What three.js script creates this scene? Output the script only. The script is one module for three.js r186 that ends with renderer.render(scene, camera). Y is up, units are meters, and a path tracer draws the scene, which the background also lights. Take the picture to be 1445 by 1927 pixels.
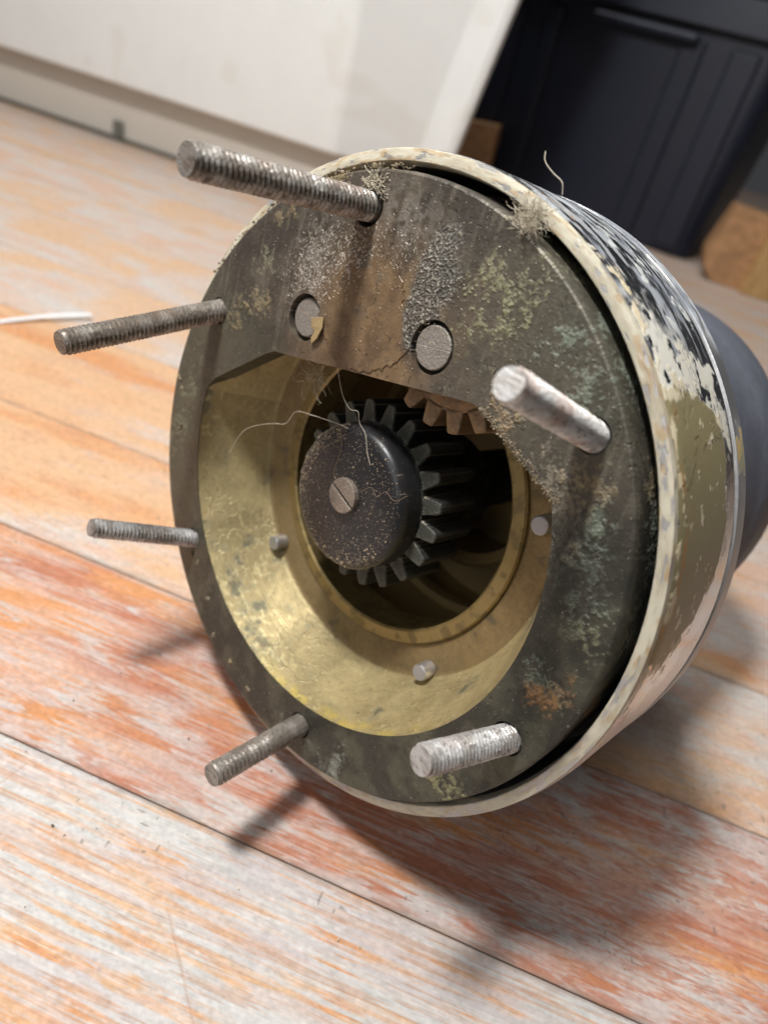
import * as THREE from 'three';
import { mergeGeometries, toCreasedNormals } from 'three/addons/utils/BufferGeometryUtils.js';
import { RoundedBoxGeometry } from 'three/addons/geometries/RoundedBoxGeometry.js';

// ---------------------------------------------------------------- camera, light, exposure
const S = 0.095;                                       // radius of the bronze flange in metres; shapes below are written in flange radii
const scene = new THREE.Scene();
scene.background = new THREE.Color(0.035, 0.036, 0.038);
const camera = new THREE.PerspectiveCamera(73.73, 767 / 1024, 0.01, 30);
const V = (x, y, z) => new THREE.Vector3(x * S, y * S, z * S);
camera.position.copy(V(0.43541, 2.47069, 1.79128));
{
  const fw = new THREE.Vector3(-0.11965, -0.57358, -0.81037), up = new THREE.Vector3(-0.35322, 0.78742, -0.50518);
  camera.up.copy(up);
  camera.lookAt(camera.position.clone().add(fw));
  camera.focus = 2.0 * S;
  camera.userData.fStop = camera.getFocalLength() / 2.6;   // an opening of 2.6 mm
}
const renderer = new THREE.WebGLRenderer({ antialias: true });
renderer.setSize(767, 1024);
renderer.toneMapping = THREE.LinearToneMapping;
renderer.toneMappingExposure = 1.15;
renderer.shadowMap.enabled = true;
const lampAt = V(-2.35, 8.6, 1.05);
const lamp = new THREE.PointLight(new THREE.Color(1.0, 0.985, 0.96), 2.05);
lamp.position.copy(lampAt); lamp.castShadow = true; lamp.shadow.radius = 2.9;
scene.add(lamp);
// added large soft fill light behind the camera
const fillAt = new THREE.Vector3(-0.85, 1.2, 1.5), fillTo = new THREE.Vector3(0, 0.1, 0);
const fill = new THREE.RectAreaLight(new THREE.Color(0.96, 0.985, 1.0), 0.95, 1.5, 1.1);
fill.position.copy(fillAt); fill.lookAt(fillTo); scene.add(fill);
// added overhead fill light farther back, brightens background and floor shadows
const overFillAt = new THREE.Vector3(-0.5, 2.2, -0.75);
const overFill = new THREE.RectAreaLight(new THREE.Color(1.0, 0.985, 0.965), 3.8, 1.2, 1.0);
overFill.position.copy(overFillAt); overFill.lookAt(-0.5, 0, -0.7499); scene.add(overFill);

// ---------------------------------------------------------------- helpers
let seed = 12345;
const rnd = () => { seed = (seed + 0x6D2B79F5) | 0; let t = Math.imul(seed ^ (seed >>> 15), 1 | seed); t = (t + Math.imul(t ^ (t >>> 7), 61 | t)) ^ t; return ((t ^ (t >>> 14)) >>> 0) / 4294967296; };
const rr = (a, b) => a + (b - a) * rnd();
const hash = (x, y, s) => { let h = Math.imul(x, 374761393) + Math.imul(y, 668265263) + Math.imul(s, 982451653); h = Math.imul(h ^ (h >>> 13), 1274126177); return ((h ^ (h >>> 16)) >>> 0) / 4294967296; };
function vn(x, y, s) {                                   // value noise, 0 to 1
  const xi = Math.floor(x), yi = Math.floor(y); let fx = x - xi, fy = y - yi;
  fx = fx * fx * (3 - 2 * fx); fy = fy * fy * (3 - 2 * fy);
  const a = hash(xi, yi, s), b = hash(xi + 1, yi, s), c = hash(xi, yi + 1, s), d = hash(xi + 1, yi + 1, s);
  return a + (b - a) * fx + (c - a) * fy + (a - b - c + d) * fx * fy;
}
function fbm(x, y, s, n = 4) { let v = 0, a = 0.5, t = 0; for (let i = 0; i < n; i++) { v += a * vn(x, y, s + i); t += a; x *= 2.03; y *= 2.03; a *= 0.5; } return v / t; }
const clamp = (x, a = 0, b = 1) => Math.min(b, Math.max(a, x));
const sst = (a, b, x) => { const t = clamp((x - a) / (b - a)); return t * t * (3 - 2 * t); };
const mix3 = (a, b, t) => [a[0] + (b[0] - a[0]) * t, a[1] + (b[1] - a[1]) * t, a[2] + (b[2] - a[2]) * t];
const toS = (c) => { c = clamp(c); return 255 * (c <= 0.0031308 ? 12.92 * c : 1.055 * Math.pow(c, 1 / 2.4) - 0.055); };
// fn(u, v) -> { c: linear rgb, h: height 0..1, r: roughness, m: metalness }
function textures(w, h, fn, wrap = true) {
  const c = new Uint8Array(w * h * 4), b = new Uint8Array(w * h * 4), q = new Uint8Array(w * h * 4);
  for (let y = 0; y < h; y++) for (let x = 0; x < w; x++) {
    const o = fn((x + 0.5) / w, (y + 0.5) / h), i = (y * w + x) * 4;
    c[i] = toS(o.c[0]); c[i + 1] = toS(o.c[1]); c[i + 2] = toS(o.c[2]);
    b[i] = b[i + 1] = b[i + 2] = 255 * clamp(o.h ?? 0.5);
    q[i] = 0; q[i + 1] = 255 * clamp(o.r ?? 0.6); q[i + 2] = 255 * clamp(o.m ?? 0);
    c[i + 3] = b[i + 3] = q[i + 3] = 255;
  }
  const make = (d, srgb) => { const t = new THREE.DataTexture(d, w, h); t.magFilter = t.minFilter = THREE.LinearFilter; if (wrap) t.wrapS = t.wrapT = THREE.RepeatWrapping; if (srgb) t.colorSpace = THREE.SRGBColorSpace; t.needsUpdate = true; return t; };
  return { map: make(c, true), bumpMap: make(b), roughnessMap: make(q), q };
}
function texMat(t, bump, o = {}) {
  const m = new THREE.MeshStandardMaterial({ map: t.map, bumpMap: t.bumpMap, bumpScale: bump, roughnessMap: t.roughnessMap, roughness: 1, metalness: o.metal ? 1 : 0, ...(o.metal ? { metalnessMap: t.roughnessMap } : {}) });
  m.name = o.name ?? 'surface';
  return m;
}
const std = (name, r, g, b, o = {}) => { const m = new THREE.MeshStandardMaterial({ roughness: 0.6, metalness: 0, ...o }); m.color.setRGB(r, g, b); m.name = name; return m; };
const taken = {};
const numbered = (n) => { const k = (taken[n] = (taken[n] ?? -1) + 1); return k ? `${n}_${String(k).padStart(3, '0')}` : n; };
function thing(name, label, category, at = [0, 0, 0], group) {
  const o = new THREE.Group(); o.name = numbered(name); o.position.copy(V(...at)); o.userData = { label, category };
  if (group) o.userData.group = group;
  scene.add(o); return o;
}
function mesh(name, geo, mat, parent, scaled = false) {
  if (!scaled) geo.scale(S, S, S);
  const m = new THREE.Mesh(geo, mat); m.name = parent === scene ? numbered(name) : name; m.castShadow = m.receiveShadow = true; parent.add(m); return m;
}
// surface of revolution about z; profile [[radius, z], ...]; uv = (angle / 2 pi + 1/2, (z - z0) / dz)
function revolve(profile, segs, z0 = -1, dz = 1, crease = 0.6, arc = false) {
  const p = [], uv = [], idx = [], n = profile.length, a0 = -Math.PI, a1 = Math.PI, len = [0];
  for (let i = 1; i < n; i++) len.push(len[i - 1] + Math.hypot(profile[i][0] - profile[i - 1][0], profile[i][1] - profile[i - 1][1]));
  for (let i = 0; i <= segs; i++) { const a = a0 + (a1 - a0) * i / segs; profile.forEach(([r, z], k) => { p.push(r * Math.cos(a), r * Math.sin(a), z); uv.push(a / (2 * Math.PI) + 0.5, arc ? len[k] / arc : (z - z0) / dz); }); }
  for (let i = 0; i < segs; i++) for (let j = 0; j < n - 1; j++) { const k = i * n + j; idx.push(k, k + 1, k + n, k + 1, k + n + 1, k + n); }
  const g = new THREE.BufferGeometry(); g.setAttribute('position', new THREE.Float32BufferAttribute(p, 3)); g.setAttribute('uv', new THREE.Float32BufferAttribute(uv, 2)); g.setIndex(idx);
  return toCreasedNormals(g, crease);
}
const planar = (g, k = 2.2) => { const p = g.attributes.position, u = []; for (let i = 0; i < p.count; i++) u.push(p.getX(i) / k + 0.5, p.getY(i) / k + 0.5); g.setAttribute('uv', new THREE.Float32BufferAttribute(u, 2)); return g; };
const clean = (g) => { const q = g.index ? g.toNonIndexed() : g; for (const k of Object.keys(q.attributes)) if (!['position', 'normal', 'uv'].includes(k)) q.deleteAttribute(k); return q; };
function tube(pts, r, seg = 24, rs = 5) { return new THREE.TubeGeometry(new THREE.CatmullRomCurve3(pts.map((q) => new THREE.Vector3(...q))), seg, r, rs, false); }

// ---------------------------------------------------------------- wooden floor of worn painted planks
const floor = new THREE.Group(); floor.name = 'floor'; floor.userData = { kind: 'structure', label: 'worn painted plank floor with red and orange paint rubbed through to white', category: 'floor' };
scene.add(floor);
const WHITE = [0.56, 0.55, 0.535], LILAC = [0.54, 0.49, 0.49], PINK = [0.60, 0.42, 0.35], RED = [0.45, 0.155, 0.08], ORANGE = [0.62, 0.265, 0.09], PEACH = [0.66, 0.40, 0.22], TAN = [0.42, 0.31, 0.22], DIRT = [0.16, 0.13, 0.105];
const PL = 0.62;                                         // metres that one near plank texture spans
function plankTex(w, h, width, kind, s, span = PL) {
  return textures(w, h, (u, v) => {
    const x = u * span, y = v * width, X = x - 0.36;     // metres; X is the place along the room
    const line = vn(x * 38, y * 1150, s + 9), line2 = vn(x * 90, y * 2100, s + 8);
    const yy = y + (fbm(x * 6, y * 8, s + 70, 2) - 0.5) * 0.010, xx = x + (line - 0.5) * 0.016 + (line2 - 0.5) * 0.006;   // paint edges feather along the grain
    const big = fbm(xx * 9, y * 22, s + 20, 3), mid = fbm(xx * 36, yy * 130, s + 30, 3), blot = fbm(xx * 70, y * 150, s + 40, 3), flake = fbm(xx * 95, yy * 230, s + 88, 4), spk = fbm(xx * 210, yy * 420, s + 84, 3), fib = fbm(x * 34, yy * 900, s + 80, 4), fine = fbm(x * 700, y * 1100, s + 50, 2);
    let c, ht;
    if (kind === 0) {                                    // scrubbed board: white bare streaks with orange left in the grain
      c = mix3(WHITE, LILAC, sst(0.35, 0.7, fbm(xx * 26, yy * 120, s + 3, 3)));
      c = mix3(c, PINK, sst(0.46, 0.68, fbm(xx * 20, yy * 190, s + 4, 4)) * 0.5);
      const str = fbm(xx * 24, yy * 520, s, 4), m = sst(0.47, 0.62, str * 0.60 + flake * 0.24 + big * 0.18 + (line - 0.5) * 0.08 - 0.025);
      c = mix3(c, mix3(ORANGE, PEACH, sst(0.2, 0.7, blot)), m * (0.66 + 0.34 * sst(0.38, 0.6, spk)));
      const m2 = sst(0.57, 0.66, fib); c = mix3(c, [0.50, 0.26, 0.14], m2 * 0.55);
      c = mix3(c, [0.70, 0.67, 0.64], sst(0.54, 0.70, fbm(x * 30, yy * 1300, s + 6, 3)) * 0.35);
      ht = 0.5 + 0.15 * m - 0.2 * m2 + 0.5 * (fib - 0.5);
    } else if (kind === 1) {                             // red and orange paint worn through in flakes
      c = mix3(RED, ORANGE, sst(0.38, 0.68, fbm(xx * 17, yy * 70, s + 3, 4) - 0.7 * X));
      c = mix3(c, PINK, sst(0.50, 0.7, fbm(xx * 30, yy * 130, s + 4, 3)) * 0.5);
      const w1 = sst(0.43, 0.63, flake * 0.40 + mid * 0.16 + spk * 0.16 + big * 0.28 + (line - 0.5) * 0.06 + 0.42 * clamp(X - 0.01, -0.22, 0.2));
      c = mix3(c, mix3(WHITE, mix3(LILAC, PINK, 0.3), sst(0.3, 0.7, blot)), w1 * 0.9);
      c = mix3(c, mix3(PINK, WHITE, 0.6), sst(0.54, 0.68, fib) * 0.5);
      const rs = sst(0.56, 0.64, spk * 0.65 + fib * 0.35); c = mix3(c, RED, rs * 0.75 * sst(0.03, 0.13, X));
      ht = 0.6 - 0.25 * w1 + 0.4 * (fib - 0.5);
    } else if (kind === 2) {                             // orange with chalky scuffs
      c = mix3(ORANGE, PEACH, sst(0.25, 0.6, fbm(xx * 13, y * 50, s + 3, 3)));
      const w1 = sst(0.40, 0.64, mid * 0.20 + flake * 0.24 + spk * 0.08 + big * 0.52 + 0.30 * clamp(X + 0.02, -0.2, 0.25));
      c = mix3(c, mix3(PINK, WHITE, sst(0.2, 0.6, blot)), w1 * 0.9);
      c = mix3(c, mix3(RED, PEACH, 0.5), sst(0.55, 0.66, flake * 0.7 + fib * 0.3) * 0.45);
      ht = 0.6 - 0.25 * w1 + 0.3 * (fib - 0.5);
    } else {                                             // pale worn boards farther off
      c = mix3(mix3(PINK, PEACH, 0.35), WHITE, sst(0.3, 0.62, mid * 0.5 + big * 0.5));
      c = mix3(c, PEACH, sst(0.50, 0.64, big * 0.7 + mid * 0.3) * 0.85);
      ht = 0.5 + 0.2 * (fib - 0.5);
    }
    // a few straight scratches
    for (let k = 0; k < 4; k++) { const a = 0.5 + 2.2 * hash(k, 3, s), px = span * hash(k, 1, s), py = width * hash(k, 2, s), L = 0.01 + 0.025 * hash(k, 4, s), d = Math.abs((x - px) * Math.sin(a) - (y - py) * Math.cos(a)), t = Math.abs((x - px) * Math.cos(a) + (y - py) * Math.sin(a)); const q = sst(0.0006, 0.0002, d) * sst(L, L * 0.6, t) * sst(0.25, 0.6, spk + 0.1); c = mix3(c, kind === 1 || kind === 0 ? [0.46, 0.25, 0.16] : [0.62, 0.50, 0.42], q * 0.45); ht -= q * 0.2; }
    const pit = sst(0.90, 0.95, vn(x * 520, y * 520, s + 61)) * sst(0.55, 0.7, vn(x * 40, y * 40, s + 62)); c = mix3(c, DIRT, pit * 0.6); ht -= pit * 0.3;
    
    c = mix3(c, kind === 0 ? [0.50, 0.43, 0.37] : kind === 1 ? [0.47, 0.32, 0.25] : [0.54, 0.42, 0.33], 0.14);
    const grit = fbm(x * 420, y * 700, s + 53, 3), k = 0.74 + 0.24 * fine + 0.28 * grit; c = [c[0] * k, c[1] * k, c[2] * k];
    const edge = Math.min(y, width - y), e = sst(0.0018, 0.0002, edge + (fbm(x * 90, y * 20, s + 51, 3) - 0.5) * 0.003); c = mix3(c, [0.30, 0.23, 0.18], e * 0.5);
    return { c, h: ht + 0.12 * (fine - 0.5) + 0.10 * (line2 - 0.5), r: 0.62 + 0.25 * (1 - fine) };
  });
}
// seams between the boards, in flange radii, nearest first
const seams = [3.4, 2.5, 1.52, 0.545, -0.415, -1.36, -2.5, -3.55, -4.66];
while (seams.at(-1) > -34) seams.push(seams.at(-1) - 0.95 - 0.05 * Math.sin(seams.length * 2.1));
const farTex = [0, 1, 2].map((k) => plankTex(1024, 128, 0.09, 3, 300 + 31 * k, 1.1));
const nearTex = { 1: plankTex(1024, 160, 0.095, 0, 77), 2: plankTex(2048, 400, 0.093, 0, 11), 3: plankTex(2048, 400, 0.091, 1, 42), 4: plankTex(2048, 320, 0.09, 2, 53), 5: plankTex(1024, 160, 0.108, 2, 95, 0.9), 6: plankTex(1024, 160, 0.1, 3, 66, 0.9) };
const nearSpan = { 5: 0.9, 6: 0.9 };
const nearMat = {}; for (const k in nearTex) nearMat[k] = texMat(nearTex[k], 0.0007, { name: 'worn painted wood' });
const farMat = farTex.map((t) => texMat(t, 0.0006, { name: 'pale worn wood' }));
for (let i = 0; i < seams.length - 1; i++) {
  const z1 = seams[i], z0 = seams[i + 1], w = (z1 - z0) * S - 0.0003, far = i > 6, x0 = far ? -1.9 : -0.95, x1 = far ? 1.3 : 0.85;
  const sh = new THREE.Shape(); const c = i === 2 ? 0.0007 : 0.0004, d = 0.02;
  sh.moveTo(-w / 2, -d); sh.lineTo(w / 2, -d); sh.lineTo(w / 2, -c); sh.lineTo(w / 2 - c * 0.6, -c * 0.25); sh.lineTo(w / 2 - c * 1.6, 0); sh.lineTo(-w / 2 + c * 1.6, 0); sh.lineTo(-w / 2 + c * 0.6, -c * 0.25); sh.lineTo(-w / 2, -c); sh.closePath();
  const g = new THREE.ExtrudeGeometry(sh, { depth: x1 - x0, bevelEnabled: false, steps: 1 });
  g.rotateY(Math.PI / 2); g.translate(x0, 0, 0);        // extrusion runs along +x; the section's x becomes -z
  const p = g.attributes.position, uv = []; const off = i * 0.137;
  for (let k = 0; k < p.count; k++) uv.push((p.getX(k) + 0.36) / (far ? 1.1 : nearSpan[i] ?? PL) + (far ? off : 0), 0.5 - p.getZ(k) / (w + 0.0003));
  g.setAttribute('uv', new THREE.Float32BufferAttribute(uv, 2));
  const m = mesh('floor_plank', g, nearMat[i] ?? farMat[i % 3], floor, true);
  m.position.set(0, (i > 3 ? 0.0004 * Math.sin(i * 5.3) : 0), (z0 + z1) / 2 * S);
}
mesh('subfloor', new THREE.BoxGeometry(4, 0.02, 4).translate(-0.3, -0.0345, -1.4), std('dark gap', 0.03, 0.025, 0.02, { roughness: 0.95 }), floor, true);

// ---------------------------------------------------------------- the winch gearbox
const gear = thing('winch_gearbox', 'tarnished bronze winch gearbox with six studs lying on the plank floor', 'gearbox');
const frame = new THREE.Matrix4().makeBasis(new THREE.Vector3(0.869011, 0, 0.494792), new THREE.Vector3(0.0906488, 0.983075, -0.159208), new THREE.Vector3(-0.486418, 0.183206, 0.854303));
const quat = new THREE.Quaternion().setFromRotationMatrix(frame), centre = V(0, 1.1774, 0);
function part(name, geo, mat, parent = gear) {
  const m = mesh(name, geo, mat, parent);
  if (parent === gear) { m.quaternion.copy(quat); m.position.copy(centre); }
  return m;
}
const toWorld = (x, y, z) => new THREE.Vector3(x * S, y * S, z * S).applyQuaternion(quat).add(centre);

// --- flange: plate with the clipped opening, stud holes and screw recesses
const RB = 0.787;
const STUDS = [
  { b: [-0.2763, 0.855], t: [-0.2741, 0.8337, 0.607], r: 0.0445, th: [0, 1], col: 0, p: 0.0162 },
  { b: [-0.8376, 0.2927], t: [-0.7756, 0.1499, 0.588], r: 0.0425, th: [0, 1], col: 1, p: 0.0162 },
  { b: [-0.6308, -0.6089], t: [-0.6923, -0.53, 0.415], r: 0.0385, th: [0, 1], col: 2, p: 0.0155 },
  { b: [0.2324, -0.8428], t: [0.2573, -0.8569, 0.392], r: 0.0425, th: [0.42, 1], col: 3, p: 0.0175 },
  { b: [0.8818, -0.2176], t: [0.8169, -0.1942, 0.326], r: 0.0435, th: [0, 1], col: 4, p: 0.0135 },
  { b: [0.6689, 0.625], t: [0.6211, 0.7286, 0.398], r: 0.0405, th: [0, 1], col: 5, p: 0.0120 },
];
const hole = (x, y, r) => { const q = new THREE.Path(); q.absarc(x, y, r, 0, Math.PI * 2, true); return q; };
const SCREWS = [[-0.393, 0.461], [0.13, 0.599]];
const plateShape = new THREE.Shape(); plateShape.absarc(0, 0, 0.993, 0, Math.PI * 2, false);
{
  const h = new THREE.Path(); const a0 = Math.asin(0.4 / RB), pts = [];
  const poly = [[-0.779, 0.024], [-0.755, 0.062], [-0.5145, 0.278], [-0.485, 0.297], [0.325, 0.529], [0.352, 0.528], [0.655, 0.434]];
  for (let i = 0; i < poly.length - 1; i++) { const n = 8; for (let k = 0; k < n; k++) { const t = k / n, j = (i + k) ? 0.0035 * (vn(i * 9 + k * 0.9, 3, 5) - 0.5) : 0; pts.push([poly[i][0] + (poly[i + 1][0] - poly[i][0]) * t + j, poly[i][1] + (poly[i + 1][1] - poly[i][1]) * t + j]); } }
  const start = Math.atan2(0.434, 0.655), end = Math.atan2(0.024, -0.779) - 2 * Math.PI;
  for (let k = 0; k <= 120; k++) { const a = start + (end - start) * k / 120; pts.push([RB * Math.cos(a), RB * Math.sin(a)]); }
  h.setFromPoints(pts.slice(0, -1).map((q) => new THREE.Vector2(...q))); h.closePath(); plateShape.holes.push(h);
  STUDS.forEach((s, i) => plateShape.holes.push(hole(...s.b, s.r + (i === 0 ? 0.013 : 0.006))));
  SCREWS.forEach((s) => plateShape.holes.push(hole(...s, 0.076)));
}
const blotch = (x, y, cx, cy, rx, ry, rot = 0) => { const c = Math.cos(rot), s = Math.sin(rot), dx = x - cx, dy = y - cy; const a = (c * dx + s * dy) / rx, b = (-s * dx + c * dy) / ry; return Math.exp(-(a * a + b * b)); };
const faceTex = textures(1400, 1400, (u, v) => {
  const x = (u - 0.5) * 2.2, y = (v - 0.5) * 2.2, s = 900;
  const n1 = fbm(x * 4, y * 4, s, 4), n2 = fbm(x * 14, y * 14, s + 10, 4), n3 = fbm(x * 55, y * 55, s + 20, 3), n4 = 0.5 + 1.25 * (fbm(x * 170, y * 170, s + 30, 2) - 0.5), n5 = vn(x * 300, y * 300, s + 33);
  const across = fbm(x * 60 + y * 8, y * 7, s + 40, 3);           // faint run marks down the face
  const wob = (n2 - 0.5) * 0.16;
  const lower = sst(0.50, 0.30, y + wob + 0.12 * (n1 - 0.5) - 0.10 * x);                  // darker tarnish below the cover plate
  let c = mix3([0.138, 0.117, 0.094], [0.076, 0.066, 0.055], sst(0.35, 0.65, n1 * 0.5 + n2 * 0.5));
  c = mix3(c, mix3([0.046, 0.046, 0.036], [0.105, 0.102, 0.072], sst(0.35, 0.7, n2)), lower * 0.92);
  const left = sst(-0.45, -0.72, x + wob) * sst(0.55, 0.2, y); c = mix3(c, [0.155, 0.145, 0.105], left * 0.55);
  let h = 0.45 + 0.18 * (n2 - 0.5) + 0.12 * (n3 - 0.5), r = 0.50 + 0.2 * (n2 - 0.5), m = 0.42;
  c = mix3(c, [0.26, 0.23, 0.18], sst(0.58, 0.75, across) * 0.35 * (1 - lower));
  // olive hue on the right upper face
  c = mix3(c, [0.11, 0.108, 0.078], clamp(blotch(x, y, 0.55, 0.78, 0.36, 0.3) * 1.3) * 0.5);
  // brown varnish film between the screws
  const film = clamp(blotch(x + 0.25 * (n2 - 0.5), y + 0.25 * (n1 - 0.5), -0.13, 0.56, 0.24, 0.24, -0.25) * 1.6) * sst(0.25, 0.6, n2 + 0.15); c = mix3(c, mix3([0.27, 0.175, 0.09], [0.16, 0.10, 0.055], sst(0.3, 0.7, n2)), film * 0.85); r -= 0.12 * film; m -= 0.3 * film;
  // grey gritty runs
  const grit = sst(0.38, 0.62, blotch(x, y, 0.045, 0.75, 0.085, 0.20, 0.06) + 0.5 * (n2 - 0.5)); c = mix3(c, [0.085, 0.08, 0.07], grit * 0.85); c = mix3(c, [0.40, 0.37, 0.31], grit * sst(0.60, 0.78, n4) * 0.75); h += grit * (n4 - 0.4) * 0.6; m -= grit * 0.3; r += 0.2 * grit;
  // whitish salt speckle
  const salt = clamp(blotch(x, y, -0.43, 0.62, 0.11, 0.17) + 0.8 * blotch(x, y, -0.26, 0.72, 0.08, 0.12) + 0.6 * blotch(x, y, -0.08, 0.80, 0.14, 0.08) + 0.15 * blotch(x, y, 0.05, 0.5, 0.4, 0.14));
  const sp = sst(0.56, 0.76, n4 * 0.6 + n5 * 0.2 + 0.30 * (salt - 0.3)) * sst(0.05, 0.3, salt); c = mix3(c, [0.56, 0.52, 0.45], sp * 0.8); h += sp * 0.15;
  c = mix3(c, [0.36, 0.33, 0.29], clamp(blotch(x, y, -0.43, 0.63, 0.07, 0.15) * 1.1 + 0.8 * blotch(x, y, -0.12, 0.88, 0.16, 0.07)) * 0.5 * sst(0.3, 0.6, n3));
  // green and teal patina
  const n6 = fbm(x * 90, y * 90, s + 60, 4), n7 = fbm(x * 30, y * 30, s + 66, 3);
  const pat = (cx, cy, rx, ry, rot, col, k, thr = 0.52) => { const b = blotch(x, y, cx, cy, rx, ry, rot), q = sst(thr - 0.02, thr + 0.17, n6 * 0.48 + n7 * 0.34 + 0.22 * b - 0.035) * sst(0.08, 0.5, b); c = mix3(c, [col[0] * (0.6 + 0.6 * n4), col[1] * (0.6 + 0.6 * n4), col[2] * (0.6 + 0.6 * n4)], q * k * 0.68); h += q * 0.22 * (0.5 + n4); m -= q * 0.3; r += 0.2 * q; };
  const GR = [0.29, 0.29, 0.16], TE = [0.24, 0.30, 0.23], OC = [0.36, 0.27, 0.13];
  pat(0.28, 0.83, 0.15, 0.09, 0.3, GR, 0.9, 0.50); pat(0.27, 0.72, 0.13, 0.08, 0.2, GR, 0.85, 0.50); pat(0.49, 0.78, 0.10, 0.05, 0.7, TE, 0.75); pat(0.60, 0.71, 0.08, 0.12, 0.2, TE, 0.7); pat(0.42, 0.60, 0.12, 0.08, 0.2, GR, 0.4);
  pat(0.79, 0.44, 0.045, 0.07, 0.1, TE, 0.95, 0.46); pat(0.84, 0.30, 0.08, 0.12, 0.3, TE, 0.9, 0.50); pat(0.89, 0.19, 0.09, 0.08, 0, GR, 0.7); pat(0.885, 0.0, 0.09, 0.05, -0.5, TE, 1, 0.46); pat(0.9, -0.045, 0.05, 0.045, 0, [0.40, 0.19, 0.06], 1, 0.42); pat(0.93, 0.02, 0.05, 0.07, 0, [0.30, 0.16, 0.06], 0.8, 0.47);
  pat(0.81, -0.51, 0.08, 0.05, 0.2, [0.38, 0.36, 0.18], 0.9, 0.48); pat(-0.66, 0.55, 0.08, 0.08, 0, GR, 0.5); pat(-0.62, 0.42, 0.1, 0.06, 0.3, OC, 0.7); pat(-0.73, 0.31, 0.07, 0.09, 0, OC, 0.7); pat(-0.46, 0.86, 0.08, 0.06, 0.4, OC, 0.9, 0.48); pat(-0.62, 0.77, 0.06, 0.12, -0.5, OC, 0.6);
  pat(-0.9, -0.15, 0.07, 0.3, 0, GR, 0.5); pat(0.44, -0.83, 0.03, 0.1, 0.1, [0.32, 0.33, 0.27], 0.9, 0.42); pat(0.3, -0.9, 0.2, 0.06, 0, [0.24, 0.24, 0.2], 0.5);
  pat(0.66, 0.40, 0.12, 0.16, 0.3, [0.30, 0.26, 0.19], 0.9, 0.46); pat(0.72, 0.52, 0.09, 0.07, 0.2, OC, 0.6); pat(0.42, 0.56, 0.05, 0.09, 0.2, [0.36, 0.25, 0.14], 0.8, 0.44);
  // black stain right of the opening, partly painted shadow of the stud above
  const bl = clamp(blotch(x, y, 0.80, 0.36, 0.14, 0.12, 0.3) * 1.4 + blotch(x, y, 0.86, 0.12, 0.10, 0.2) * 0.7); c = mix3(c, [0.032, 0.031, 0.028], bl * 0.7 * sst(0.3, 0.55, n2 + 0.1));
  // flecks everywhere
  const fl = sst(0.86, 0.95, n4 * 0.7 + n5 * 0.35); c = mix3(c, [0.45, 0.40, 0.30], fl * 0.7); h += fl * 0.25;
  const dk = sst(0.86, 0.93, vn(x * 120, y * 120, s + 50)); c = mix3(c, [0.03, 0.027, 0.022], dk * 0.5); h -= dk * 0.12;
  const k = 0.82 + 0.36 * n3; c = [c[0] * k, c[1] * k, c[2] * k];
  h += 0.10 * (n4 - 0.5);
  return { c, h, r, m: clamp(m) };
}, false);
const faceMat = texMat(faceTex, 0.0009, { metal: true, name: 'tarnished bronze' });
let flange;
const rimUv = (g) => { const p = g.attributes.position, u = []; for (let i = 0; i < p.count; i++) { const k = (1 + Math.min(0, p.getZ(i)) * 0.9) / 2.2; u.push(p.getX(i) * k + 0.5, p.getY(i) * k + 0.5); } g.setAttribute('uv', new THREE.Float32BufferAttribute(u, 2)); return g; };
{
  const g = planar(clean(new THREE.ExtrudeGeometry(plateShape, { depth: 0.085, bevelEnabled: false, curveSegments: 96 }).translate(0, 0, -0.085)));
  const rim = rimUv(clean(revolve([[0.993, 0], [0.9985, -0.003], [1.002, -0.012], [1.003, -0.03], [1.003, -0.16], [0.995, -0.17], [0.995, -0.5]], 192, -1, 1, 0.5)));
  flange = part('flange_plate', mergeGeometries([g, rim]), faceMat);
}
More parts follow.
